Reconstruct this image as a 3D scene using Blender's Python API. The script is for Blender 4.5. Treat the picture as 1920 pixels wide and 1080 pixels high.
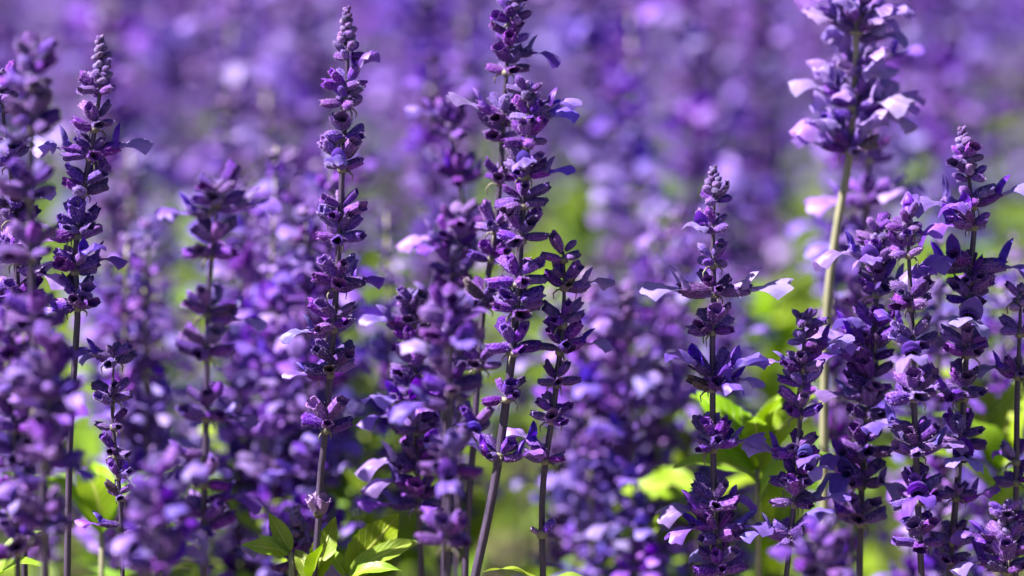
import bpy, math, random
import numpy as np
from mathutils import Vector, Matrix, noise

random.seed(7)
R = math.radians
for o in list(bpy.data.objects): bpy.data.objects.remove(o)
scene = bpy.context.scene
col = scene.collection

# ------------------------------------------------------------------ camera, sky, sun, exposure
CAM_H, PITCH, LENS, FOCUS = 0.672, R(6.0), 135.0, 1.80
cam_data = bpy.data.cameras.new('camera')
cam = bpy.data.objects.new('camera', cam_data); col.objects.link(cam)
cam.location = (0, 0, CAM_H); cam.rotation_euler = (math.pi/2 - PITCH, 0, 0)
cam_data.lens = LENS; cam_data.sensor_width = 36; cam_data.clip_start = 0.02; cam_data.clip_end = 1000
cam_data.dof.use_dof = True; cam_data.dof.focus_distance = FOCUS; cam_data.dof.aperture_fstop = 3.3
scene.camera = cam

SUN_EL, SUN_AZ = R(50), R(190)      # azimuth in the XY plane of the direction TO the sun (180 = from the left, 270 = from behind the camera)
world = bpy.data.worlds.new('World'); scene.world = world; world.use_nodes = True
wn = world.node_tree.nodes; wl = world.node_tree.links
sky = wn.new('ShaderNodeTexSky'); sky.sky_type = 'NISHITA'; sky.sun_disc = False
sky.sun_elevation = SUN_EL; sky.sun_rotation = math.pi/2 - SUN_AZ
sky.air_density = 0.34; sky.dust_density = 0.4
bg = wn['Background']; bg.inputs['Strength'].default_value = 0.05
wl.new(sky.outputs['Color'], bg.inputs['Color'])
sun_d = bpy.data.lights.new('sun', 'SUN'); sun_d.energy = 5.0; sun_d.angle = R(0.53); sun_d.color = (1.0, 0.95, 0.88)
sun = bpy.data.objects.new('sun', sun_d); col.objects.link(sun)
sdir = Vector((math.cos(SUN_AZ)*math.cos(SUN_EL), math.sin(SUN_AZ)*math.cos(SUN_EL), math.sin(SUN_EL)))
sun.rotation_euler = sdir.to_track_quat('Z', 'Y').to_euler(); sun.location = sdir*5
vs = scene.view_settings
vs.view_transform = 'Standard'; vs.look = 'None'; vs.gamma = 1.0; vs.use_curve_mapping = False
vs.exposure = 1.92
scene.cycles.max_bounces = 6; scene.cycles.diffuse_bounces = 3; scene.cycles.glossy_bounces = 2; scene.cycles.transmission_bounces = 4

# ------------------------------------------------------------------ materials
def mat(name):
    m = bpy.data.materials.new(name); m.use_nodes = True
    nt = m.node_tree; nt.nodes.clear()
    return m, nt.nodes, nt.links
def ramp(n, stops):
    r = n.new('ShaderNodeValToRGB'); e = r.color_ramp.elements
    while len(e) < len(stops): e.new(0.5)
    for k, (p, c) in enumerate(stops): e[k].position = p; e[k].color = (*c, 1)
    return r
def mixc(n, l, fac, a, b, mode='MIX'):
    x = n.new('ShaderNodeMix'); x.data_type = 'RGBA'; x.blend_type = mode
    for sock, v in ((x.inputs[0], fac), (x.inputs[6], a), (x.inputs[7], b)):
        if isinstance(v, (int, float)): sock.default_value = v
        elif isinstance(v, tuple): sock.default_value = (*v, 1)
        else: l.new(v, sock)
    return x.outputs[2]
def hsv_vary(n, l, color, hue=0.03, val=0.35, sat=0.15):
    oi = n.new('ShaderNodeObjectInfo')
    wn_ = n.new('ShaderNodeTexWhiteNoise'); wn_.noise_dimensions = '1D'; l.new(oi.outputs['Random'], wn_.inputs['W'])
    sp = n.new('ShaderNodeSeparateColor'); l.new(wn_.outputs['Color'], sp.inputs[0])
    h = n.new('ShaderNodeHueSaturation')
    for nm, out, lo, hi in (('Hue', sp.outputs[0], 0.5-hue, 0.5+hue), ('Saturation', sp.outputs[1], 1-sat, 1+sat), ('Value', sp.outputs[2], 1-val, 1+val)):
        mr = n.new('ShaderNodeMapRange'); l.new(out, mr.inputs[0]); mr.inputs[3].default_value = lo; mr.inputs[4].default_value = hi
        l.new(mr.outputs[0], h.inputs[nm])
    l.new(color, h.inputs['Color'])
    return h.outputs[0]

def calyx_material(name, dark, mid, fuzz, vary=True):
    m, n, l = mat(name)
    out = n.new('ShaderNodeOutputMaterial'); p = n.new('ShaderNodeBsdfPrincipled')
    g = n.new('ShaderNodeNewGeometry'); tc = n.new('ShaderNodeTexCoord')
    n1 = n.new('ShaderNodeTexNoise'); n1.inputs['Scale'].default_value = 3.4; n1.inputs['Detail'].default_value = 3
    l.new(tc.outputs['Object'], n1.inputs['Vector'])
    n2 = n.new('ShaderNodeTexNoise'); n2.inputs['Scale'].default_value = 20; n2.inputs['Detail'].default_value = 3
    mp = n.new('ShaderNodeMapping'); mp.inputs['Scale'].default_value = (1.3, 1.3, 0.45); l.new(tc.outputs['Object'], mp.inputs[0]); l.new(mp.outputs[0], n2.inputs['Vector'])
    r1 = ramp(n, [(0.35, dark), (0.62, mid)]); l.new(n1.outputs['Fac'], r1.inputs[0])
    # pale felt sits on the ribs, where it grows
    uv = n.new('ShaderNodeUVMap'); sx = n.new('ShaderNodeSeparateXYZ'); l.new(uv.outputs[0], sx.inputs[0])
    ma = n.new('ShaderNodeMath'); ma.operation = 'MULTIPLY'; l.new(sx.outputs[0], ma.inputs[0]); ma.inputs[1].default_value = 5*2*math.pi
    co = n.new('ShaderNodeMath'); co.operation = 'COSINE'; l.new(ma.outputs[0], co.inputs[0])
    ad = n.new('ShaderNodeMath'); ad.operation = 'MULTIPLY_ADD'; l.new(co.outputs[0], ad.inputs[0]); ad.inputs[1].default_value = 0.05; l.new(n2.outputs['Fac'], ad.inputs[2])
    r2 = ramp(n, [(0.40, (0, 0, 0)), (0.66, (1, 1, 1))]); l.new(ad.outputs[0], r2.inputs[0])
    fm = n.new('ShaderNodeMath'); fm.operation = 'MULTIPLY'; l.new(r2.outputs[0], fm.inputs[0]); fm.inputs[1].default_value = 0.42
    c = mixc(n, l, fm.outputs[0], r1.outputs[0], fuzz)
    if vary: c = hsv_vary(n, l, c, 0.022, 0.4, 0.15)
    l.new(c, p.inputs['Base Color'])
    p.inputs['Roughness'].default_value = 0.6; p.inputs['Specular IOR Level'].default_value = 0.08
    p.inputs['Sheen Weight'].default_value = 0.10; p.inputs['Sheen Tint'].default_value = (0.7, 0.4, 0.95, 1); p.inputs['Sheen Roughness'].default_value = 0.4
    b = n.new('ShaderNodeBump'); b.inputs['Strength'].default_value = 0.8; b.inputs['Distance'].default_value = 0.0008
    l.new(ad.outputs[0], b.inputs['Height']); l.new(b.outputs[0], p.inputs['Normal'])
    l.new(p.outputs[0], out.inputs[0])
    return m

def petal_material(name, c0, c1, cv, trans=0.35, throat=None):
    m, n, l = mat(name)
    out = n.new('ShaderNodeOutputMaterial')
    tc = n.new('ShaderNodeTexCoord'); uv = n.new('ShaderNodeUVMap'); sx = n.new('ShaderNodeSeparateXYZ'); l.new(uv.outputs[0], sx.inputs[0])
    n1 = n.new('ShaderNodeTexNoise'); n1.inputs['Scale'].default_value = 2.6; n1.inputs['Detail'].default_value = 3; l.new(tc.outputs['Object'], n1.inputs['Vector'])
    w = n.new('ShaderNodeTexWave'); w.inputs['Scale'].default_value = 1.7; w.inputs['Distortion'].default_value = 7.0; w.inputs['Detail Scale'].default_value = 1.5; w.inputs['Detail'].default_value = 2; l.new(uv.outputs[0], w.inputs['Vector'])
    c = mixc(n, l, n1.outputs['Fac'], c0, c1)
    f = n.new('ShaderNodeMath'); f.operation = 'MULTIPLY'; l.new(w.outputs['Fac'], f.inputs[0]); f.inputs[1].default_value = 0.22
    c = mixc(n, l, f.outputs[0], c, cv)
    if throat:   # the white nectar mark of the lower lip
        rt = ramp(n, [(0.40, (1, 1, 1)), (0.62, (0, 0, 0))]); l.new(sx.outputs[1], rt.inputs[0])
        sb = n.new('ShaderNodeMath'); sb.operation = 'SUBTRACT'; l.new(sx.outputs[0], sb.inputs[0]); sb.inputs[1].default_value = .5
        ab = n.new('ShaderNodeMath'); ab.operation = 'ABSOLUTE'; l.new(sb.outputs[0], ab.inputs[0])
        rx = ramp(n, [(0.05, (1, 1, 1)), (0.26, (0, 0, 0))]); l.new(ab.outputs[0], rx.inputs[0])
        mu = n.new('ShaderNodeMath'); mu.operation = 'MULTIPLY'; l.new(rt.outputs[0], mu.inputs[0]); l.new(rx.outputs[0], mu.inputs[1])
        c = mixc(n, l, mu.outputs[0], c, throat)
    c = hsv_vary(n, l, c, 0.018, 0.25, 0.18)
    p = n.new('ShaderNodeBsdfPrincipled'); l.new(c, p.inputs['Base Color']); p.inputs['Roughness'].default_value = 0.5
    p.inputs['Sheen Weight'].default_value = 0.15; p.inputs['Sheen Tint'].default_value = (0.8, 0.7, 1, 1)
    b = n.new('ShaderNodeBump'); b.inputs['Strength'].default_value = 0.2; b.inputs['Distance'].default_value = 0.0005
    l.new(w.outputs['Fac'], b.inputs['Height']); l.new(b.outputs[0], p.inputs['Normal'])
    t = n.new('ShaderNodeBsdfTranslucent'); l.new(c, t.inputs[0])
    mx = n.new('ShaderNodeMixShader'); mx.inputs[0].default_value = trans
    l.new(p.outputs[0], mx.inputs[1]); l.new(t.outputs[0], mx.inputs[2]); l.new(mx.outputs[0], out.inputs[0])
    return m

def leaf_material(name, c0, c1, vein, trans=0.42, vary=0.25):
    m, n, l = mat(name)
    out = n.new('ShaderNodeOutputMaterial'); tc = n.new('ShaderNodeTexCoord'); uv = n.new('ShaderNodeUVMap')
    sx = n.new('ShaderNodeSeparateXYZ'); l.new(uv.outputs[0], sx.inputs[0])
    n1 = n.new('ShaderNodeTexNoise'); n1.inputs['Scale'].default_value = 110; n1.inputs['Detail'].default_value = 4; l.new(tc.outputs['Object'], n1.inputs['Vector'])
    c = mixc(n, l, n1.outputs['Fac'], c0, c1)
    # midrib and side veins in leaf coordinates (u across 0..1, v along)
    s = n.new('ShaderNodeMath'); s.operation = 'SUBTRACT'; l.new(sx.outputs[0], s.inputs[0]); s.inputs[1].default_value = 0.5
    a = n.new('ShaderNodeMath'); a.operation = 'ABSOLUTE'; l.new(s.outputs[0], a.inputs[0])
    rm = ramp(n, [(0.02, (1, 1, 1)), (0.06, (0, 0, 0))]); l.new(a.outputs[0], rm.inputs[0])
    q = n.new('ShaderNodeMath'); q.operation = 'MULTIPLY_ADD'; l.new(a.outputs[0], q.inputs[0]); q.inputs[1].default_value = -0.55; l.new(sx.outputs[1], q.inputs[2])
    fq = n.new('ShaderNodeMath'); fq.operation = 'MULTIPLY'; l.new(q.outputs[0], fq.inputs[0]); fq.inputs[1].default_value = 9*2*math.pi
    cq = n.new('ShaderNodeMath'); cq.operation = 'COSINE'; l.new(fq.outputs[0], cq.inputs[0])
    rq = ramp(n, [(0.86, (0, 0, 0)), (0.99, (0.55, 0.55, 0.55))]); l.new(cq.outputs[0], rq.inputs[0])
    mxv = n.new('ShaderNodeMath'); mxv.operation = 'MAXIMUM'; l.new(rm.outputs[0], mxv.inputs[0]); l.new(rq.outputs[0], mxv.inputs[1])
    c = mixc(n, l, mxv.outputs[0], c, vein)
    c = hsv_vary(n, l, c, 0.018, vary, 0.1)
    p = n.new('ShaderNodeBsdfPrincipled'); l.new(c, p.inputs['Base Color']); p.inputs['Roughness'].default_value = 0.45
    b = n.new('ShaderNodeBump'); b.inputs['Strength'].default_value = 0.5; b.inputs['Distance'].default_value = 0.0012; b.invert = True
    ad = n.new('ShaderNodeMath'); ad.operation = 'MULTIPLY_ADD'; l.new(n1.outputs['Fac'], ad.inputs[0]); ad.inputs[1].default_value = 0.6; l.new(mxv.outputs[0], ad.inputs[2])
    l.new(ad.outputs[0], b.inputs['Height']); l.new(b.outputs[0], p.inputs['Normal'])
    t = n.new('ShaderNodeBsdfTranslucent'); l.new(c, t.inputs[0])
    mx = n.new('ShaderNodeMixShader'); mx.inputs[0].default_value = trans
    l.new(p.outputs[0], mx.inputs[1]); l.new(t.outputs[0], mx.inputs[2]); l.new(mx.outputs[0], out.inputs[0])
    return m

def stem_material(name, c0, c1, groove):
    m, n, l = mat(name)
    out = n.new('ShaderNodeOutputMaterial'); p = n.new('ShaderNodeBsdfPrincipled'); tc = n.new('ShaderNodeTexCoord')
    mp = n.new('ShaderNodeMapping'); mp.inputs['Scale'].default_value = (1, 1, 0.12); l.new(tc.outputs['Object'], mp.inputs[0])
    n1 = n.new('ShaderNodeTexNoise'); n1.inputs['Scale'].default_value = 500; n1.inputs['Detail'].default_value = 4; l.new(mp.outputs[0], n1.inputs['Vector'])
    n2 = n.new('ShaderNodeTexNoise'); n2.inputs['Scale'].default_value = 2600; l.new(tc.outputs['Object'], n2.inputs['Vector'])
    r = ramp(n, [(0.3, c0), (0.7, c1)]); l.new(n1.outputs['Fac'], r.inputs[0])
    r2 = ramp(n, [(0.56, (0, 0, 0)), (0.72, (1, 1, 1))]); l.new(n2.outputs['Fac'], r2.inputs[0])
    f = n.new('ShaderNodeMath'); f.operation = 'MULTIPLY'; l.new(r2.outputs[0], f.inputs[0]); f.inputs[1].default_value = 0.5
    c = mixc(n, l, f.outputs[0], r.outputs[0], groove)
    l.new(c, p.inputs['Base Color']); p.inputs['Roughness'].default_value = 0.55
    b = n.new('ShaderNodeBump'); b.inputs['Strength'].default_value = 0.5; b.inputs['Distance'].default_value = 0.0005
    l.new(n1.outputs['Fac'], b.inputs['Height']); l.new(b.outputs[0], p.inputs['Normal'])
    l.new(p.outputs[0], out.inputs[0])
    return m

M_CAL = calyx_material('calyx_violet', (0.025, 0.0040, 0.105), (0.092, 0.019, 0.260), (0.42, 0.235, 0.66))
M_BUD = calyx_material('bud_violet', (0.036, 0.008, 0.145), (0.108, 0.031, 0.29), (0.46, 0.28, 0.69))
M_TIP = calyx_material('tip_felt', (0.065, 0.024, 0.165), (0.165, 0.080, 0.32), (0.54, 0.44, 0.68))
M_DRY = calyx_material('calyx_dry', (0.05, 0.032, 0.055), (0.11, 0.075, 0.10), (0.28, 0.23, 0.27))
M_PALECAL = calyx_material('calyx_pale', (0.22, 0.11, 0.34), (0.34, 0.20, 0.46), (0.48, 0.36, 0.60))
M_UP = petal_material('upper_lip_blue_violet', (0.090, 0.030, 0.36), (0.155, 0.066, 0.47), (0.06, 0.016, 0.26))
M_LO = petal_material('lower_lip_lavender', (0.165, 0.078, 0.47), (0.285, 0.165, 0.62), (0.12, 0.046, 0.40), 0.35, (0.40, 0.31, 0.62))
M_PALE = petal_material('pale_lavender_petal', (0.28, 0.17, 0.55), (0.39, 0.26, 0.64), (0.20, 0.10, 0.47), 0.45)
M_STEM = stem_material('stem_purple', (0.016, 0.008, 0.032), (0.060, 0.036, 0.085), (0.22, 0.17, 0.27))
M_OLIVE = stem_material('stem_olive', (0.15, 0.15, 0.085), (0.28, 0.26, 0.17), (0.42, 0.40, 0.30))
M_LEAF = leaf_material('leaf_fresh', (0.15, 0.30, 0.012), (0.29, 0.43, 0.016), (0.42, 0.50, 0.10))
M_LEAFB = leaf_material('leaf_field', (0.14, 0.28, 0.014), (0.28, 0.43, 0.026), (0.36, 0.46, 0.08), 0.5, 0.4)
M_HAIR = petal_material('felt_hair', (0.40, 0.24, 0.60), (0.56, 0.40, 0.72), (0.40, 0.24, 0.60), .35)
M_BRACT = stem_material('bract_dry', (0.09, 0.085, 0.06), (0.20, 0.18, 0.13), (0.32, 0.29, 0.26))

# ------------------------------------------------------------------ mesh helpers
class MB:
    def __init__(s): s.v = []; s.f = []; s.uv = []; s.mi = []
    def grid(s, P, U, closed=False, mi=0):
        """P[i][j] points, U[i][j] uv; rows i, columns j"""
        b = len(s.v); ni = len(P); nj = len(P[0])
        for i in range(ni):
            for j in range(nj): s.v.append(tuple(P[i][j]))
        for i in range(ni-1):
            for j in range(nj if closed else nj-1):
                j2 = (j+1) % nj
                s.f.append((b+i*nj+j, b+i*nj+j2, b+(i+1)*nj+j2, b+(i+1)*nj+j))
                u2 = U[i][j2] if j2 else (1.0, U[i][0][1]) if closed else U[i][j2]
                u3 = U[i+1][j2] if j2 else (1.0, U[i+1][0][1]) if closed else U[i+1][j2]
                s.uv += [U[i][j], u2, u3, U[i+1][j]]; s.mi.append(mi)
    def mesh(s, name, mats, smooth=True):
        me = bpy.data.meshes.new(name); me.from_pydata(s.v, [], s.f)
        uvl = me.uv_layers.new(name='UVMap')
        uvl.data.foreach_set('uv', np.array(s.uv, dtype=np.float32).ravel())
        for m in mats: me.materials.append(m)
        me.polygons.foreach_set('material_index', np.array(s.mi, dtype=np.int32))
        me.polygons.foreach_set('use_smooth', np.full(len(s.f), smooth))
        me.update(); return me
    def add(s, o, M, mi=None):
        b = len(s.v)
        for v in o.v: s.v.append(tuple(M @ Vector(v)))
        for f in o.f: s.f.append(tuple(b+i for i in f))
        s.uv += o.uv; s.mi += (o.mi if mi is None else [mi]*len(o.f))

def calyx_mb(rng, kind, nseg=20, nr=8, hairs=0):
    """unit-length calyx along +Z; kind bud/closed/open"""
    mb = MB(); bend = rng.uniform(-0.12, 0.12); flat = rng.uniform(0.72, 0.95)
    ph = rng.uniform(0, 6.28); P = []; U = []
    if kind == 'tip': prof = [(0, .16), (.18, .36), (.42, .46), (.66, .44), (.86, .30), (.97, .14), (1.0, .01)]
    elif kind == 'bud': prof = [(0, .07), (.12, .17), (.32, .235), (.55, .265), (.75, .25), (.9, .175), (.98, .07), (1.0, .01)]
    else:
        fl = rng.uniform(.29, .38) if kind == 'open' else rng.uniform(.21, .25)
        prof = [(0, .07), (.10, .15), (.25, .215), (.45, .25), (.68, .27), (.86, (.27+fl)/2), (1.0, fl)]
    jag = rng.uniform(.03, .08); rid = rng.uniform(.08, .13) if kind in ('open', 'closed') else .05 if kind == 'bud' else .03
    lobe = rng.uniform(0, 3.14)
    rows = list(prof)
    if kind in ('open', 'closed'):
        fl = prof[-1][1]
        rows += [(.93, fl*.86), (.70, .17), (.45, .10)]
    for i, (t, r) in enumerate(rows):
        row = []; ur = []
        for j in range(nseg):
            a = 2*math.pi*j/nseg
            rr = r*(1 + (rid*math.cos(5*a)+rid*.75*math.cos(10*a)) * min(1, t*4)*(1 if kind != 'tip' else .6) + .04*math.sin(3*a+ph))
            z = t
            if kind in ('open', 'closed'):
                z += max(0, t-.6)/.4*(jag*math.cos(3*a+lobe) + (.10 if kind == 'open' else .05)*math.sin(a))
            x = rr*math.cos(a); y = rr*math.sin(a)*(flat if kind not in ('open', 'closed') else flat*(1-(.42 if kind == 'open' else .22)*min(1, t)**2)) + bend*t*t
            row.append((x, y, z)); ur.append((j/nseg, min(t, 1)))
        P.append(row); U.append(ur)
    mb.grid(P, U, True)
    nout = len(prof)
    for h in range(hairs):       # felt: fine pale hairs standing off the ridges and rim
        i = rng.randrange(1, nout); j = rng.randrange(nseg)
        p = Vector(P[i][j]).lerp(Vector(P[i-1][(j+1) % nseg]), rng.random())
        nrm = Vector((p.x, p.y - bend*p.z*p.z, .25*(p.z-.3))).normalized()
        tv = nrm.cross(Vector((rng.uniform(-1, 1), rng.uniform(-1, 1), rng.uniform(-1, 1)))).normalized()
        q = p + (nrm + tv*rng.uniform(-.5, .5))*rng.uniform(.05, .11)
        b = len(mb.v); wv = nrm.cross(tv)*.0065
        mb.v += [tuple(p-wv), tuple(p+wv), tuple(q+wv*.3), tuple(q-wv*.3)]; mb.f.append((b, b+1, b+2, b+3)); mb.uv += [(0, 0)]*4; mb.mi.append(1)
    return mb

def lips_mb(rng, nv=9, nu=9, droop=None):
    """corolla in units of calyx length: upper lip (a hood) and lower lip (broad, notched, drooping); +Z outward, +Y up"""
    up = MB(); lo = MB()
    upl = rng.uniform(.75, 1.0); upa = R(rng.uniform(35, 70)); P = []; U = []
    for i in range(nv):
        v = i/(nv-1)
        if v < .4: z = .55 + .5*(v/.4)*.9; y = .03 + .05*v
        else:
            k = (v-.4)/.6; z = 1.0 + upl*k*math.cos(upa)*(1-.15*k); y = .05 + upl*math.sin(upa)*(k - .10*k*k)
        w = .16 + .17*math.sin(math.pi*min(1, v*1.05)) if v < .96 else .10
        if v > .75: w *= math.sqrt(max(.05, 1-((v-.75)/.27)**2))
        row = []; ur = []
        for j in range(nu):
            u = j/(nu-1); a = math.pi*(u-.5)*(1.05 if v < .5 else .85)
            x = w*math.sin(a)*1.0; h = w*math.cos(a)*.8
            c = math.cos(upa) if v > .4 else 1.0; s_ = math.sin(upa) if v > .4 else 0.0
            row.append((x + .02*math.sin(7*v+4*u), y + h*c + .01*rng.uniform(-1, 1), z - h*s_)); ur.append((u, v))
        P.append(row); U.append(ur)
    up.grid(P, U)
    L = rng.uniform(1.15, 1.5); droop = rng.uniform(.10, .62) if droop is None else droop; wid = rng.uniform(.44, .62); tw = rng.uniform(-.35, .35); rf1 = rng.uniform(4, 7); rf2 = rng.uniform(0, 6)
    P = []; U = []
    for i in range(nv+2):
        v = i/(nv+1)
        if v < .35:
            k = v/.35; z0 = .55+.5*k; w = .15+.04*k; arc = 1.0-.35*k; y0 = .0
        else:
            k = (v-.35)/.65; z0 = 1.05; w = .19+(wid-.19)*min(1, math.sin(k*1.9)*1.06); arc = max(.0, .65-1.6*k); y0 = 0
        row = []; ur = []
        for j in range(nu+2):
            u = j/(nu+1); q = 2*u-1
            x = w*q; yy = -arc*w*math.sqrt(max(0, 1-q*q))
            z = z0; y = y0+yy
            if v >= .35:
                ext = L*k*(1 - .42*abs(q)**3 - .20*k*math.exp(-(q/.25)**2))
                z += ext*(1-.25*droop*k); y += -droop*ext*k*.8 + .10*math.sin(k*2.4) - .34*k*q*q + .085*k*math.sin(rf1*q+rf2) + .045*k*math.sin(8*k+3*q) + .02*k*math.sin(15*q+rf2) + tw*k*q*.5
            row.append((x, y, z)); ur.append((u, v))
        P.append(row); U.append(ur)
    lo.grid(P, U)
    return up, lo

def leaf_mb(L=1.0, W=.34, arch=.25, cup=.2, twist=0., serr=.05, nv=18, nu=6, rng=random, wob=.02, fold=1.0):
    """leaf from origin along +X, up +Z, length L; arch bends it downwards to the tip"""
    mb = MB(); P = []; U = []; ph = rng.uniform(0, 6)
    for i in range(nv+1):
        v = i/nv
        w = W*L*.5*(math.sin(math.pi*min(1, v**.85*1.0))**.8*(1.12-.35*v)+.02)
        w *= 1 + serr*(1 if i % 2 else -1)*(1 if .1 < v < .97 else 0)
        a = arch*v*1.6
        cx = L*(v - .12*arch*v*v); cz = L*(arch*.35*math.sin(v*2.2) - arch*.75*v*v)
        tw_ = twist*v; row = []; ur = []
        for j in range(nu*2+1):
            q = (j-nu)/nu
            y = w*q; z = cup*w*abs(q)**1.3*fold + wob*L*math.sin(v*13+ph+(2 if q > 0 else 0))*abs(q)
            y2 = y*math.cos(tw_)-z*math.sin(tw_); z2 = y*math.sin(tw_)+z*math.cos(tw_)
            row.append((cx - z2*math.sin(-a)*.5, y2, cz+z2)); ur.append(((q+1)/2, v))
        P.append(row); U.append(ur)
    mb.grid(P, U); return mb

def tube_mb(pts, rads, nseg=8, square=0.12, mi=0, cap=True):
    mb = MB(); P = []; U = []
    n = len(pts); X = Vector((1, 0, 0))
    for i in range(n):
        t = (pts[min(n-1, i+1)]-pts[max(0, i-1)]).normalized()
        x = (X - t*X.dot(t)).normalized(); y = t.cross(x)
        row = []; ur = []
        for j in range(nseg):
            a = 2*math.pi*(j+.5)/nseg
            r = rads[i]*(1+square*math.cos(4*a))
            row.append(pts[i]+x*math.cos(a)*r+y*math.sin(a)*r); ur.append((j/nseg, i/n))
        P.append(row); U.append(ur)
    if cap:
        P = [[pts[0]]*nseg] + P + [[pts[-1]]*nseg]; U = [U[0]] + U + [U[-1]]
    mb.grid(P, U, True, mi); return mb

# shared meshes for the pieces
RG = random.Random(11)
MESH = {'tip': [], 'bud': [], 'closed': [], 'open': []}; RAW = {k: [] for k in MESH}
for kind, cnt, mm in (('tip', 3, M_TIP), ('bud', 5, M_BUD), ('closed', 5, M_CAL), ('open', 7, M_CAL)):
    for k in range(cnt):
        mb = calyx_mb(RG, kind, hairs=150 if kind != 'tip' else 60); RAW[kind].append(mb); MESH[kind].append(mb.mesh('calyx_'+kind, [mm, M_HAIR]))
DRY_CAL = [RAW['open'][k].mesh('calyx_dry', [M_DRY, M_HAIR]) for k in (3, 4)]
PALE_CAL = []
for k in range(3): PALE_CAL.append(RAW['open'][k].mesh('calyx_pale', [M_PALECAL, M_HAIR]))
LIPS = []; PLIPS = []; RAWL = []
for k in range(6):
    u, w = lips_mb(RG, droop=.06+.1*k); RAWL.append((u, w))
    LIPS.append((u.mesh('upper_lip', [M_UP]), w.mesh('lower_lip', [M_LO])))
    PLIPS.append((u.mesh('upper_lip_pale', [M_PALE]), w.mesh('lower_lip_pale', [M_PALE])))
LEAFM = []
for k in range(6):
    LEAFM.append(leaf_mb(1, RG.uniform(.28, .42), RG.uniform(.1, .5), RG.uniform(.1, .4), RG.uniform(-.5, .5), rng=RG))
LEAF_NEAR = [m.mesh('leaf', [M_LEAF]) for m in LEAFM]
LEAF_FAR = [leaf_mb(1, RG.uniform(.30, .44), RG.uniform(.1, .6), RG.uniform(.1, .4), RG.uniform(-.5, .5), serr=0, nv=7, nu=2, rng=RG).mesh('leaf_field', [M_LEAFB]) for k in range(5)]

# ------------------------------------------------------------------ scene helpers
def tag(o, label=None, cat=None, group=None, kind=None):
    if label: o['label'] = label
    if cat: o['category'] = cat
    if group: o['group'] = group
    if kind: o['kind'] = kind
    return o
def empty(name, loc):
    o = bpy.data.objects.new(name, None); col.objects.link(o); o.location = loc; o.empty_display_size = .02
    return o
def obj(name, me, parent=None, M=None):
    o = bpy.data.objects.new(name, me); col.objects.link(o)
    if parent: o.parent = parent
    if M is not None: o.matrix_local = M
    return o
KPX = LENS/36*1920
def at(px, py, Y):
    """world point on the upright plane y = Y seen at that photograph pixel"""
    f = Vector((0, math.cos(PITCH), -math.sin(PITCH))); u = Vector((0, math.sin(PITCH), math.cos(PITCH)))
    d = f + Vector((1, 0, 0))*((px-960)/KPX) + u*((540-py)/KPX)
    return Vector((0, 0, CAM_H)) + d*(Y/d.y)

def orient(pos, az, el, size, roll=0., wide=1.0):
    z = Vector((math.cos(az)*math.cos(el), math.sin(az)*math.cos(el), math.sin(el)))
    up = Vector((0, 0, 1)); y = (up - z*up.dot(z)).normalized(); x = y.cross(z)
    Rm = Matrix((x, y, z)).transposed().to_4x4() @ Matrix.Rotation(roll, 4, 'Z') @ Matrix.Diagonal((wide, wide, 1, 1))
    return Matrix.Translation(pos) @ Rm @ Matrix.Scale(size, 4)

class Curve:
    """smooth stem line as a function of z (top first)"""
    def __init__(s, pts):
        s.p = sorted(pts, key=lambda q: q.z)
        s.z = [q.z for q in s.p]
    def __call__(s, z):
        p = s.p; n = len(p); i = 0
        while i < n-2 and z > s.z[i+1]: i += 1
        p0 = p[max(0, i-1)]; p1 = p[i]; p2 = p[i+1]; p3 = p[min(n-1, i+2)]
        h = (p2.z-p1.z) or 1e-6; t = max(-.5, min(1.2, (z-p1.z)/h))
        res = []
        for c in (0, 1):
            m1 = (p2[c]-p0[c])/((p2.z-p0.z) or 1)*h; m2 = (p3[c]-p1[c])/((p3.z-p1.z) or 1)*h
            res.append((2*t**3-3*t*t+1)*p1[c]+(t**3-2*t*t+t)*m1+(-2*t**3+3*t*t)*p2[c]+(t**3-t*t)*m2)
        return Vector((res[0], res[1], z))

def whorl_spec(rng, size, age):
    """list of (kind, az, el, length, dz) for one whorl; age 0 = youngest buds at the tip, 1 = old open calyces"""
    out = []
    n = int(round(3 + 5.2*min(1, size)))
    a0 = rng.uniform(0, 6.28)
    for k in range(n):
        az = a0 + 2*math.pi*k/n+ rng.uniform(-.4, .4)
        layer = k % 2
        el = R(rng.uniform(-4, 26)) if not layer else R(rng.uniform(26, 58))
        kind = 'tip' if age < .12 else 'bud' if rng.random() > age*1.25 - .05 else ('closed' if rng.random() < .5 else 'open')
        L = {'tip': .0055, 'bud': .0092, 'closed': .0106, 'open': .0108}[kind]*(.60+.44*size)*rng.uniform(.84, 1.16)
        out.append((kind, az, el, L, (-.0018 if not layer else .0026)*size + rng.uniform(-.0012, .0012)))
    return out

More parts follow.
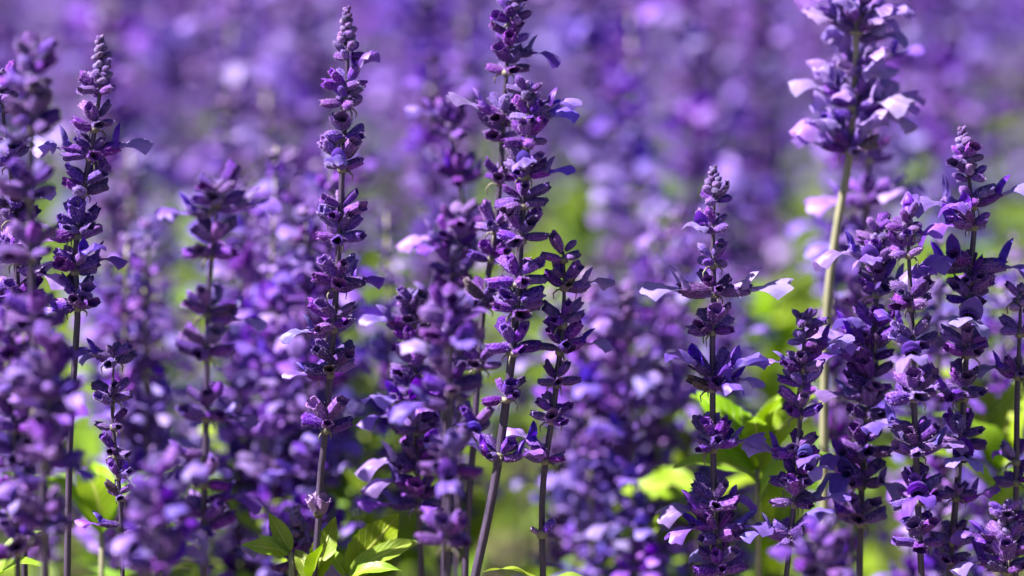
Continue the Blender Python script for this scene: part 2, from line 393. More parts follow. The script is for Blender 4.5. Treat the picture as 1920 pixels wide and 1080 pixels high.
count = {'obj': 0}
def hero(path, Y, whorls, flowers, label, dense=1.0, stem=None, tip=True, stem_r=.0018, pale=False, leaves=(), pflow=.035, seed=0, yend=None, group=None, size=1.0, low_leaves=0, tan=False, side_buds=()):
    rng = random.Random(seed*977+3)
    pts = [at(x, y, Y) for x, y in path]
    # carry the stem on to the ground with a fading lean
    a, b = pts[-2], pts[-1]; sl = (b.x-a.x)/((b.z-a.z) or -1e-3); sl = max(-.3, min(.3, sl)); z = b.z; x = b.x; yb = Y
    steps = 5
    for k in range(steps):
        dz = b.z/steps; x += sl*(-dz)*(1-k/steps)*.8; z -= dz
        pts.append(Vector((x, yb, max(0, z))))
    base = pts[-1].copy(); base.z = 0
    root = empty('salvia_plant', base); tag(root, label, 'flower', group)
    for p in pts: p -= base
    cv = Curve(pts); ztop = pts[0].z
    def zof(py): return at(path[0][0], py, Y).z
    N = 46; sp = []; sr = []
    for k in range(N+1):
        z = ztop*k/N; sp.append(cv(z)); f = k/N
        sr.append(stem_r*(1.12-.45*f)*(1 if f < .9 else 1-.55*(f-.9)/.1))
    obj('stem', tube_mb(sp, sr, 12, .15).mesh('stem', [stem or M_STEM]), root)
    nodes = MB()
    def calyx(kind, az, el, L, pos, flower=False, fl_pale=None, var=None):
        if flower: me = rng.choice(MESH['closed'])
        elif kind == 'open' and rng.random() < .025: me = rng.choice(DRY_CAL)
        elif pale and kind in ('open', 'closed'): me = rng.choice(PALE_CAL)
        else: me = rng.choice(MESH[kind])
        c = obj('calyx' if kind in ('open', 'closed') else 'bud', me, root, orient(pos, az, el, L, rng.uniform(-.25, .25) if flower else rng.uniform(-.6, .6), rng.uniform(.92, 1.15)))
        if flower:
            LS = PLIPS if (fl_pale if fl_pale is not None else pale) else LIPS
            u, w = rng.choice(LS) if var is None else LS[var]
            S = Matrix.Diagonal((1, 1, 1, 1))
            obj('upper_lip', u, c, S); obj('lower_lip', w, c, S)
    ztip = ztop
    ws = []
    for t in whorls:        # rings closer than a stem gap are one whorl
        if ws and t[0]-ws[-1][0] < 28*FOCUS/Y*(.5 if t[2] < .25 else 1): continue
        ws.append(t)
    for (py, wsz, age) in ws:
        z = zof(py) ; 
        if z > ztop - .001: z = ztop-.001
        p = cv(z); wsz *= size
        for (kind, az, el, L, dz) in whorl_spec(rng, wsz, age):
            if rng.random() > dense: continue
            q = cv(min(ztop, z+dz)); d = Vector((math.cos(az), math.sin(az), 0))
            calyx(kind, az, el, L, q + d*stem_r*.55, flower=(kind in ('closed', 'open') and rng.random() < pflow))
        if age > .35:   # little dry bracts under the whorl and a swollen node
            for k in range(2):
                az = rng.uniform(0, 6.28); d = Vector((math.cos(az), math.sin(az), 0)); q = cv(z-.004*wsz)
                s = rng.uniform(.6, 1.1)*.005
                tp = [q+d*.0012, q+d*(.0012+s*.6)+Vector((0, 0, -.0004)), q+d*(.0012+s)+Vector((0, 0, -s*.5)), q+d*(.0012+s*.9)+Vector((0, 0, -s*1.1))]
                nodes.add(tube_mb(tp, [.0004, .0005, .0004, .0002], 5, 0), Matrix())
            q = cv(z-.0035*wsz)
            nodes.add(tube_mb([q+Vector((0, 0, -.0016)), q+Vector((0, 0, -.0006)), q+Vector((0, 0, .0006)), q+Vector((0, 0, .0016))], [stem_r*.8, stem_r*1.28, stem_r*1.28, stem_r*.8], 10, .08), Matrix())
    if tip:          # crowded felted buds at the very tip
        tl = tip if isinstance(tip, float) else .012
        k = 0; z = ztop+.001
        while z > ztop-tl:
            f = (ztop-z)/tl; rr = .0006+.0012*f
            az = k*2.4; d = Vector((math.cos(az), math.sin(az), 0)); q = cv(min(z, ztop))
            q.z = z-.001
            calyx('tip', az, R(62-45*f), (.0027+.0022*f)*rng.uniform(.85, 1.15), q+d*rr*.6)
            z -= .0007+.0004*f; k += 1
    for (py, az, el, L, pl) in side_buds:      # a lone swollen bud at a node of the bare stem
        q = cv(zof(py)); d = Vector((math.cos(R(az)), math.sin(R(az)), 0))
        obj('bud', rng.choice(PALE_CAL if pl else MESH['bud']), root, orient(q+d*stem_r*.5, R(az), R(el), L, 0, 1.25))
        nodes.add(tube_mb([q+Vector((0, 0, -.002)), q+Vector((0, 0, -.0008)), q+Vector((0, 0, .0008)), q+Vector((0, 0, .002))], [stem_r, stem_r*1.5, stem_r*1.5, stem_r], 10, .05), Matrix())
    for fl in flowers:
        py, az, el = fl[:3]; sc = fl[3] if len(fl) > 3 else 1.0; fp = fl[4] if len(fl) > 4 else None
        q = cv(zof(py)); az = R(az); d = Vector((math.cos(az), math.sin(az), 0))
        calyx('closed', az, R(el), .0108*sc, q+d*stem_r*.5, True, fp, fl[5] if len(fl) > 5 else None)
    if nodes.f: tag(obj('bracts', nodes.mesh('bracts', [M_BRACT if not tan else M_OLIVE]), root), kind='stuff')
    for lf in leaves:      # (stem py, azimuth, elevation, length m, width ratio, arch, cup, twist)
        py, az, el, L, W, arch, cup, tw = lf[:8]
        z = zof(py); q = cv(z)
        me = leaf_mb(L, W, arch, cup, tw, serr=.035, nv=22, nu=6, rng=rng).mesh('leaf', [M_LEAF])
        az = R(az); pet = .006
        o = obj('leaf', me, root)
        o.matrix_local = Matrix.Translation(q) @ Matrix.Rotation(az, 4, 'Z') @ Matrix.Rotation(-R(el), 4, 'Y') @ Matrix.Rotation(R(lf[8]) if len(lf) > 8 else 0, 4, 'X')
    for k in range(low_leaves):
        z = rng.uniform(.12, .30); az = rng.uniform(0, 6.28)
        obj('leaf', rng.choice(LEAF_NEAR), root, Matrix.Translation(cv(z)) @ Matrix.Rotation(az, 4, 'Z') @ Matrix.Rotation(-R(rng.uniform(10, 45)), 4, 'Y') @ Matrix.Scale(rng.uniform(.05, .08), 4))
    return root

# ------------------------------------------------------------------ the ground
def soil():
    m, n, l = mat('dry_soil')
    out = n.new('ShaderNodeOutputMaterial'); p = n.new('ShaderNodeBsdfPrincipled'); tc = n.new('ShaderNodeTexCoord')
    n1 = n.new('ShaderNodeTexNoise'); n1.inputs['Scale'].default_value = 9; n1.inputs['Detail'].default_value = 8; l.new(tc.outputs['Object'], n1.inputs['Vector'])
    n2 = n.new('ShaderNodeTexVoronoi'); n2.inputs['Scale'].default_value = 60; l.new(tc.outputs['Object'], n2.inputs['Vector'])
    r = ramp(n, [(0.3, (0.10, 0.075, 0.05)), (0.7, (0.26, 0.21, 0.14))]); l.new(n1.outputs['Fac'], r.inputs[0])
    l.new(r.outputs[0], p.inputs['Base Color']); p.inputs['Roughness'].default_value = .95
    b = n.new('ShaderNodeBump'); b.inputs['Distance'].default_value = .02; l.new(n2.outputs['Distance'], b.inputs['Height']); l.new(b.outputs[0], p.inputs['Normal'])
    l.new(p.outputs[0], out.inputs[0]); return m
gm = MB()
xs = [-200, -40, -8, -2, 0, 2, 8, 40, 200]; ys = [-200, -20, -2, 0, 2, 4, 8, 14, 30, 80, 400]
gm.grid([[Vector((x, y, 0)) for y in ys] for x in xs], [[(x/400+.5, y/600+.4) for y in ys] for x in xs])
gm.f = [f[::-1] for f in gm.f]
ground = obj('ground', gm.mesh('ground', [soil()])); tag(ground, kind='structure')

F0 = FOCUS/math.cos(PITCH)*math.cos(PITCH)   # upright plane of sharpest focus at the picture centre
F = 1.79
def W(*rows):
    return list(rows)
LW = lambda ys, s0, s1, a0, a1: [(y, s0+(s1-s0)*k/max(1, len(ys)-1), a0+(a1-a0)*k/max(1, len(ys)-1)) for k, y in enumerate(ys)]

# ------------------------------------------------------------------ the plants in and near the plane of focus
hero([(650, 20), (652, 100), (648, 185), (645, 255), (641, 330), (637, 430), (631, 530), (626, 610), (620, 690), (612, 795), (600, 900), (596, 1000), (588, 1080)], F,
     [(60, .35, .05), (105, .55, .2), (112, .5, .2), (160, .62, .35), (190, .82, .4), (250, .85, .5), (305, .95, .6), (322, .8, .7), (395, .82, .8), (440, 1.0, .85), (455, .8, .9), (525, 1.0, .95), (545, .9, .95), (605, 1.0, 1), (690, 1.0, 1), (795, .95, 1)],
     [(545, 8, 22, .95), (625, 182, 8, 1.0), (705, 184, 8, .95)],
     'tall slender sharp purple spike rising alone, with a bare dark lower stem above bright leaves', seed=1, side_buds=[(962, 200, 68, .0085, True), (962, 320, 60, .0085, True), (960, 90, 62, .008, True)], tip=.016,
     leaves=[(1092, 50, 62, .034, .36, .10, .45, .1, 35), (1088, 300, 66, .022, .5, .15, .5, 0, 20), (1095, 130, 50, .022, .4, .3, .4, 0, -30)])
hero([(966, -18), (956, 60), (950, 130), (944, 215), (938, 330), (926, 450), (908, 560), (898, 680), (890, 800), (880, 940), (872, 1080)], F+.045,
     [(0, .5, .3), (35, .8, .4), (75, .85, .5), (125, .95, .6), (140, .6, .6), (215, .9, .7), (250, .95, .8), (335, .6, .9), (425, .8, 1), (480, .6, 1), (565, 1.0, 1), (590, .9, 1), (680, .9, 1), (800, .9, 1)],
     [(215, 186, 22, 1.15, True), (100, 2, 5, 1.0)],
     'tallest sharp purple spike, close behind a shorter twin with a thick stem', seed=2, tip=.008, size=.9)
hero([(986, 160), (992, 200), (990, 260), (984, 330), (976, 440), (970, 540), (962, 650), (948, 760), (932, 880), (912, 985), (890, 1085)], F-.01,
     [(175, .5, .2), (200, .85, .4), (215, .7, .4), (262, .95, .6), (320, .9, .7), (345, .8, .7), (375, .95, .8), (440, 1.0, .9), (450, .8, .9), (520, 1.05, 1), (575, 1.05, 1), (650, 1.0, 1), (742, .6, 1), (850, .3, 1)],
     [(215, 10, 25, 1.0), (330, 4, 12, .95), (865, 195, 40, .9), (862, 350, 15, .9)],
     'sharp purple spike with thick leaning grooved purple stem beside a taller twin', seed=3, tip=.008, stem_r=.0024, size=.94)
hero([(1056, 470), (1058, 520), (1056, 600), (1050, 660), (1044, 715), (1036, 780), (1022, 870), (1016, 960), (1018, 1080)], F-.005,
     [(480, .65, .5), (530, .85, .7), (600, .85, .9), (650, .9, .95), (712, .75, 1), (780, .85, 1), (860, .45, 1)],
     [(545, 20, 18, 1.0, True), (650, 8, 8, 1.0), (850, 150, 38, 1.0)],
     'short sharp purple spike with two forked buds on top and a bare stem', seed=4, tip=False, size=.88, side_buds=[(1000, 340, 58, .0085, False), (1002, 180, 40, .005, True)], leaves=[(1096, 20, 8, .028, .3, .3, .2, .2), (1098, 170, 22, .03, .3, .4, .2, .2)])
hero([(1337, 318), (1339, 370), (1337, 430), (1337, 490), (1339, 545), (1336, 620), (1336, 720), (1337, 835), (1340, 940), (1346, 1010), (1352, 1085)], F,
     [(350, .4, .1), (375, .55, .2), (425, .75, .3), (490, .62, .4), (545, .6, .5), (612, .8, .7), (625, .6, .8), (715, 1.1, .9), (735, 1.0, 1), (830, 1.0, 1), (845, .7, 1), (940, 1.0, 1), (1000, .9, 1), (1065, .9, 1)],
     [(548, 190, 8, 1.5, True, 1), (548, 352, 8, 1.5, True, 0), (720, 8, 10, 1.0), (720, 300, 8, .9), (835, 355, 12, 1.0), (960, 196, 12, 1.15), (985, 206, 2, 1.1), (990, 350, 8, 1.15), (945, 20, 12, .8)],
     'sharp purple spike carrying two pale flowers spread like arms from one whorl', seed=5, tip=.010)
hero([(1506, 592), (1507, 640), (1504, 700), (1500, 780), (1496, 850), (1490, 930), (1482, 1010), (1474, 1085)], F-.004,
     [(608, .5, .3), (640, .5, .3), (685, .65, .45), (722, .65, .5), (770, .8, .8), (785, .6, .9), (850, .7, 1), (900, .8, 1), (935, .9, 1), (1010, .9, 1)],
     [(680, 186, 6, .85), (862, 172, 22, 1.1), (655, 8, 16, 1.0), (880, 300, 10, 1.0, True), (940, 5, 8, 1.1), (1000, 185, 6, 1.0)],
     'small sharp purple spike with loose round buds at its tip in front of yellow-green leaves', seed=6, tip=.004, stem_r=.0015)
hero([(1612, -40), (1606, 60), (1602, 190), (1592, 300), (1570, 420), (1552, 560), (1546, 680), (1545, 1080)], F+.10,
     [(15, 1.0, .8), (48, 1.0, .9), (130, .7, .9), (190, .9, .9), (272, 1.0, 1)],
     [(50, 182, 28, 1.35), (20, 8, 40, 1.35), (45, 330, 20, 1.2), (75, 20, 10, 1.1), (30, 200, 62, 1.1), (190, 176, 26, 1.35), (215, 205, -5, 1.4), (205, 8, 12, 1.4), (215, 350, -4, 1.3), (205, 320, 20, 1.3), (170, 30, 35, 1.0), (275, 220, 35, 1.3), (275, 300, 40, 1.2)],
     'tall pale lavender flower spike on a long bare olive stem', seed=7, tip=False, stem=M_OLIVE, stem_r=.0026, pale=True, tan=True, pflow=.75, size=1.0)
hero([(1632, 40), (1634, 120), (1632, 240), (1626, 360), (1618, 470), (1610, 600), (1600, 800), (1595, 1080)], F+.17,
     [(60, .8, .4), (130, .9, .5), (200, .9, .5), (290, 1, .7), (375, 1, .8), (460, 1, .9), (560, 1, 1), (660, 1, 1)],
     [(375, 184, 0, 1.3, True), (365, 5, 10, 1.3, True), (370, 300, 10, 1.2, True), (110, 0, 15, 1.1), (215, 10, 20, 1.1), (470, 180, 10, 1.2)],
     'soft purple spike with white-lavender flowers standing behind the olive stem', seed=8)
hero([(1700, 405), (1704, 480), (1708, 570), (1712, 660), (1714, 760), (1718, 860), (1722, 960), (1728, 1085)], F-.005,
     [(422, .75, .4), (470, .7, .5), (565, .95, .8), (590, .8, .8), (640, 1, .9), (655, .9, .9), (735, 1.0, 1), (755, .8, 1), (840, .9, 1), (930, .9, 1), (1010, .9, 1)],
     [(660, 262, 2, 1.35), (800, 200, 10, 1.1), (840, 340, 10, 1.0), (920, 265, 0, 1.2)],
     'crowded sharp purple spike with an open lip facing the viewer, right of a fuller neighbour', seed=9, tip=.010)
hero([(1646, 425), (1645, 500), (1642, 600), (1634, 700), (1624, 800), (1616, 900), (1612, 1085)], F+.03,
     [(440, .7, .5), (480, .9, .6), (540, 1, .8), (560, .9, .9), (620, 1.1, .9), (660, 1.1, .95), (720, 1.1, 1), (770, 1.0, 1), (840, 1.1, 1), (900, 1, 1), (970, 1, 1)],
     [(480, 186, 10, 1.2), (500, 250, 20, 1.1), (640, 190, 14, 1.4), (665, 176, 2, 1.3), (540, 10, 10, 1.0), (740, 185, 4, 1.1), (860, 215, 12, 1.2), (890, 230, 8, 1.2), (960, 190, 5, 1.1)],
     'dense full purple spike with many lavender flowers between the olive stem and a crowded spike', seed=10, pflow=.06)
hero([(1804, 245), (1812, 300), (1820, 360), (1826, 440), (1818, 520), (1812, 600), (1810, 700), (1804, 800), (1796, 900), (1786, 1000), (1780, 1085)], F+.015,
     [(275, .55, .1), (300, .65, .15), (330, .75, .2), (355, .85, .3), (380, .7, .4), (420, .5, .6), (445, .7, .7), (520, .7, .9), (555, .9, .9), (575, .9, .9), (655, .95, 1), (668, .8, 1), (735, 1, 1), (755, .7, 1), (825, .9, 1), (930, .35, 1), (1010, .7, .9), (1040, .8, 1)],
     [(395, 186, 16, 1.3), (420, 210, 5, 1.2), (385, 8, 22, 1.3), (500, 190, 4, 1.4), (490, 220, 14, 1.2), (500, 4, 2, 1.4), (590, 268, 0, 1.35), (735, 192, 12, 1.2), (850, 268, 2, 1.3), (940, 12, 18, .9)],
     'sharp purple spike with a pale felted cone tip and lavender flowers reaching both ways', seed=11, tip=.020)
hero([(1890, 945), (1888, 1000), (1886, 1085)], F-.02,
     [(965, .7, .3), (990, .85, .4), (1025, 1, .6), (1060, 1, .8)], [(1010, 185, 10, 1.1), (1050, 190, 0, 1.1)],
     'low sharp purple bud spike just reaching into the bottom corner below the pale-tipped spike', seed=12, tip=.012)
hero([(188, 74), (190, 130), (186, 185), (178, 240), (168, 300), (158, 350), (146, 430), (140, 500), (146, 570), (140, 680), (132, 800), (126, 1080)], F,
     [(110, .5, .08), (135, .55, .1), (170, .7, .3), (185, .65, .3), (232, .8, .5), (285, .85, .6), (300, .7, .6), (350, .95, .8), (365, .8, .8), (430, .95, .9), (455, .8, .95), (500, .8, 1), (565, .95, 1), (585, .9, 1)],
     [(285, 176, 10, 1.15), (290, 12, 18, 1.2), (490, 10, 6, 1.0), (440, 195, -5, 1.1, True), (575, 190, -5, 1.0)],
     'sharp purple spike with grey felted cone tip leaning left down beside a blurred spike', seed=13, tip=.020)
hero([(66, 88), (62, 150), (60, 250), (56, 350), (58, 480), (62, 600), (72, 760), (80, 900), (86, 1085)], F-.12,
     [(110, .6, .3), (150, .8, .4), (225, .95, .6), (240, .8, .6), (355, 1.05, .8), (385, 1, .9), (470, 1.0, .9), (490, .9, 1), (600, 1.1, 1), (625, 1.0, 1), (740, 1.1, 1), (760, 1.0, 1)],
     [(170, 150, 20, .9), (250, 200, -15, .9)],
     'blurred foreground purple spike with widely spaced whorls, left of the felted cone spike', seed=14, size=1.15)
hero([(2, 135), (6, 220), (20, 310), (26, 400), (30, 470), (34, 600), (40, 800), (46, 1080)], F+.01,
     [(160, .6, .2), (200, .7, .3), (300, .8, .6), (315, .7, .7), (400, .9, .8), (480, .9, 1), (495, .8, 1), (560, 1.0, 1)],
     [(265, 200, 10, 1.1, True), (270, 330, 12, 1.1), (505, 340, -6, 1.2, True), (535, 200, -10, 1.1, True)],
     'sharp purple spike cut by the frame edge, with a white-lavender petal low on it', seed=15, tip=.014)
hero([(214, 655), (213, 690), (210, 740), (212, 800), (218, 860), (224, 920), (228, 1000), (230, 1085)], F,
     [(672, .5, .7), (690, .45, .8), (745, .5, .8), (795, .5, .8), (815, .4, .9), (850, .35, 1), (890, .4, .9), (930, .3, 1)],
     [(668, 178, 12, .9), (985, 175, 5, .9), (1000, 5, 8, .9)],
     'thin sparse sharp spike with small dark spent buds on a knobbly stem', seed=16, tip=False, stem_r=.0013, dense=.8)
hero([(412, 345), (406, 400), (398, 470), (392, 540), (388, 620), (388, 700), (386, 800), (384, 900), (382, 1085)], F-.09,
     [(370, .9, .6), (390, 1.0, .7), (465, 1.0, .8), (480, .9, .9), (580, .75, .9), (655, 1.0, 1), (680, .9, 1), (770, 1, 1), (790, .8, 1), (900, .6, 1), (985, 1, 1)],
     [(395, 8, 12, 1.2), (400, 195, 5, 1.1), (600, 5, 2, 1.1), (780, 350, 0, 1.0), (850, 190, 0, 1.0), (940, 10, 10, 1.0)],
     'soft-focus purple spike with stacked dark whorls between the felted spike and the tall lone spike', seed=17, size=1.1)
hero([(842, 190), (850, 260), (862, 330), (866, 420), (864, 600), (856, 1080)], F+.16,
     [(215, .7, .5), (245, 1.0, .7), (262, .9, .8), (330, .9, .8), (430, .8, .9), (520, .9, 1), (640, .9, 1)],
     [(225, 175, 20, 1.0), (340, 20, 20, 1.0)],
     'soft purple spike with one dark whorl above a bare stretch, behind the twin tall spikes', seed=18)
hero([(856, 400), (850, 460), (846, 540), (842, 640), (838, 760), (834, 1080)], F+.11,
     [(415, .7, .3), (455, .95, .5), (500, .8, .7), (560, .9, .8), (640, .9, 1), (740, .9, 1)],
     [(450, 190, 8, 1.1, True), (470, 350, 0, 1.0), (560, 180, 5, 1.1), (600, 280, 0, 1.1)],
     'soft pinkish purple spike tucked against the left side of the twin spikes', seed=19, size=1.1)
hero([(842, 560), (842, 640), (844, 740), (842, 880), (840, 1000), (838, 1085)], F-.11,
     [(590, .9, .7), (620, 1.1, .8), (720, 1.0, .9), (745, .9, 1), (870, 1.15, 1), (895, 1.0, 1), (1010, 1, 1)],
     [(640, 300, 5, 1.1), (760, 190, 5, 1.1), (890, 270, 0, 1.1)],
     'blurred dark foreground spike with heavy whorls in front of the twin spikes', seed=20, size=1.1)
hero([(772, 548), (774, 600), (776, 680), (780, 780), (784, 900), (790, 1085)], F+.05,
     [(570, .65, .4), (600, .75, .5), (650, .8, .7), (690, .9, .8), (740, 1, .9), (800, .9, 1), (870, .9, 1), (940, .9, 1)],
     [(605, 186, 10, 1.1), (745, 220, 5, 1.2), (750, 280, 5, 1.2), (770, 190, -5, 1.2), (860, 188, 0, 1.2, True), (830, 300, 5, 1.1), (900, 200, 5, 1.1)],
     'purple spike with lavender lips hanging low on it, left of the blurred dark spike', seed=21, size=1.15)
hero([(1168, 540), (1166, 620), (1160, 720), (1154, 820), (1148, 920), (1140, 1085)], F+.26,
     [(560, .8, .5), (620, .9, .6), (670, 1, .8), (730, 1, .9), (790, 1, 1), (860, 1, 1), (930, 1, 1)],
     [(640, 190, 10, 1.2), (700, 300, 5, 1.2), (760, 350, 0, 1.2), (830, 220, 0, 1.2), (900, 270, 0, 1.2), (880, 190, 5, 1.2)],
     'blurred purple spike filling the gap between the forked-tip spike and the arm-flowered spike', seed=22, size=1.1)
hero([(100, 650), (92, 760), (86, 880), (82, 1085)], F-.16,
     [(665, .7, .5), (720, 1, .7), (760, 1, .9), (850, 1.1, 1), (880, 1, 1), (980, 1.1, 1), (1010, 1, 1)],
     [(740, 320, 5, .9), (700, 210, 10, .9), (870, 350, -5, .9), (900, 200, 0, .9)],
     'heavily blurred foreground purple spike in front of the thin sparse spike, larger of two', seed=23, size=1.25)
hero([(22, 600), (24, 700), (28, 820), (32, 940), (34, 1085)], F-.10,
     [(620, .7, .5), (660, .9, .6), (720, 1, .8), (790, 1, .9), (860, 1.1, 1), (940, 1.1, 1), (1020, 1.1, 1)],
     [(650, 340, 10, 1.0), (740, 200, 0, 1.0), (800, 330, 0, 1.0), (960, 350, 0, 1.0)],
     'soft dark foreground spike at the frame edge left of the larger blurred spike', seed=28, size=1.15)
hero([(300, 880), (298, 960), (296, 1085)], F-.19,
     [(905, .8, .5), (960, 1, .8), (1000, 1, .9), (1050, 1, 1)], [(950, 300, 10, .9), (1000, 210, 0, .9)],
     'heavily blurred low foreground purple spike right of the thin sparse spike', seed=24, size=1.2)
hero([(556, 955), (556, 1000), (554, 1085)], F+.03,
     [(985, .55, .1), (1010, .7, .3), (1050, .9, .7)], [(1030, 200, 15, 1.1), (1055, 330, 5, 1.1, True)],
     'young felted lilac bud cone beside the bare stem of the lone tall spike', seed=25, tip=.014, size=.75)
hero([(1544, 985), (1542, 1030), (1540, 1085)], F-.16,
     [(1010, .7, .4), (1040, .9, .7), (1065, 1, .9)], [(1040, 200, 15, 1.0)],
     'blurred low foreground purple tip in front of the olive stem', seed=26)
hero([(1914, 540), (1912, 620), (1908, 720), (1906, 840), (1904, 1085)], F+.02,
     [(560, .6, .4), (620, .8, .6), (700, .8, .9), (860, .7, 1), (900, .6, 1)], [(690, 185, 5, .9)],
     'sharp purple spike half cut off by the frame edge right of the pale-tipped spike', seed=27, tip=.010, size=.7, dense=.7)
# leafy shoots behind the sharp spikes
def shoot(px, pytop, Y, n, leaves, label, seed, lm=M_LEAF):
    rng = random.Random(seed); top = at(px, pytop, Y); base = Vector((top.x+rng.uniform(-.01, .01), Y, 0))
    root = empty('leafy_shoot', base); tag(root, label, 'leafy shoot')
    pts = [Vector((0, 0, 0)), (top-base)*.5+Vector((.004, 0, 0)), top-base]; cv = Curve(pts)
    sp = [cv((top.z)*k/14) for k in range(15)]
    obj('stem', tube_mb(sp, [.0024-.0011*k/14 for k in range(15)], 8, .1).mesh('stem', [M_OLIVE]), root)
    for (py, az, el, L, Wd, arch, cup, tw, roll) in leaves:
        z = min(top.z, at(px, py, Y).z)
        me = leaf_mb(L, Wd, arch, cup, tw, serr=.03, nv=18, nu=5, rng=rng).mesh('leaf', [lm])
        obj('leaf', me, root, Matrix.Translation(cv(z)) @ Matrix.Rotation(R(az), 4, 'Z') @ Matrix.Rotation(-R(el), 4, 'Y') @ Matrix.Rotation(R(roll), 4, 'X'))
    for k in range(n):
        z = rng.uniform(.08, top.z*.8)
        obj('leaf', rng.choice(LEAF_NEAR), root, Matrix.Translation(cv(z)) @ Matrix.Rotation(rng.uniform(0, 6.28), 4, 'Z') @ Matrix.Rotation(-R(rng.uniform(5, 40)), 4, 'Y') @ Matrix.Scale(rng.uniform(.05, .08), 4))
    return root
shoot(1420, 880, F+.07, 6, [(850, 150, 48, .052, .34, .25, .25, .4, -20), (840, 60, 60, .045, .34, .4, .3, 0, 20), (870, 262, 62, .040, .36, .5, .3, .2, 0), (880, 15, 56, .05, .3, .4, .3, .1, 40), (875, 300, 70, .045, .34, .3, .3, .3, 0), (880, 165, 55, .050, .5, .3, .2, .2, -50), (900, 200, 20, .045, .4, .4, .3, .1, -30), (930, 340, 40, .045, .36, .4, .3, .1, 30)],
      'bright yellow-green leafy shoot between the arm-flowered spike and the small loose-budded spike', 41)
shoot(1305, 900, F+.19, 5, [(905, 176, -6, .040, .62, .10, .08, .0, -38), (985, 20, 40, .05, .4, .4, .2, .2, 0), (990, 240, 20, .05, .4, .5, .2, .2, 0)],
      'broad pale green leafy shoot behind the left side of the arm-flowered spike', 42)
shoot(190, 1000, F+.09, 4, [(950, 100, 50, .05, .4, .4, .2, 0, 0), (1000, 170, 40, .06, .4, .4, .2, 0, 0), (1000, 20, 50, .05, .5, .4, .2, 0, 0), (990, 260, 60, .05, .42, .5, .2, 0, 0)],
      'green leafy shoot behind the thin sparse spike', 43)
shoot(650, 1078, F+.004, 2, [(1078, 10, 26, .043, .24, .30, .35, .1, 46), (1065, 38, 40, .042, .46, .12, .15, -.2, 62), (1082, 150, 50, .020, .4, .3, .3, 0, -30), (1085, 330, 20, .03, .3, .4, .3, 0, 40)],
      'bright green shoot with one long narrow leaf beside the lone tall spike', 61)
shoot(545, 1035, F+.012, 2, [(1036, 176, 10, .024, .46, .15, .35, .1, -50), (1030, 150, 56, .022, .40, .1, .4, -.1, -45), (1040, 190, 34, .018, .4, .1, .35, .1, -40)],
      'small pair of yellow-green leaves left of the young felted bud cone', 62)
shoot(-10, 1090, F-.02, 2, [(1085, 20, 55, .036, .34, .5, .2, .2, 10), (1088, 340, 30, .03, .36, .5, .2, .2, 10)],
      'yellow-green leaf blade curving in from the lower left frame edge', 44)
shoot(1870, 880, F+.16, 6, [(870, 120, 55, .07, .45, .4, .2, 0, 0), (880, 220, 45, .06, .45, .4, .2, 0, 0), (890, 40, 65, .07, .4, .4, .2, 0, 0), (940, 200, 40, .06, .45, .4, .2, 0, 0), (960, 300, 40, .06, .45, .4, .2, 0, 0)],
      'green leafy shoot right behind the pale-tipped spike', 45)
shoot(1060, 930, F+.45, 6, [(890, 120, 45, .06, .4, .4, .2, 0, 0), (900, 20, 45, .06, .4, .4, .2, 0, 0), (950, 260, 45, .06, .45, .4, .2, 0, 0), (960, 330, 30, .06, .45, .4, .2, 0, 0)],
      'blurred green leafy shoot behind the forked-tip spike stem', 46)

def gap_shoot(px, pytop, Y, label, seed):
    rg = random.Random(seed); lv = []
    py = pytop+10; a = rg.uniform(0, 180)
    while py < 1120:
        for s_ in (0, 180): lv.append((py, a+s_+rg.uniform(-20, 20), rg.uniform(35, 65), rg.uniform(.05, .075), rg.uniform(.36, .5), rg.uniform(.2, .6), .2, rg.uniform(-.4, .4), rg.uniform(-40, 40)))
        py += 48; a += 90
    shoot(px, pytop, Y, 3, lv, label, seed)
gap_shoot(1432, 640, F+.60, 'blurred tall lime-green leafy shoot beside the olive stem', 51)
gap_shoot(1885, 690, F+.60, 'blurred lime-green leafy shoot between the pale-tipped spike and the frame edge', 52)
gap_shoot(690, 800, F+.38, 'blurred lime-green leafy shoot right behind the bare stem of the lone tall spike', 53)
gap_shoot(520, 840, F+.30, 'blurred lime-green leafy shoot left behind the lone tall spike', 54)
gap_shoot(1250, 860, F+.30, 'blurred green leafy shoot left behind the arm-flowered spike', 55)

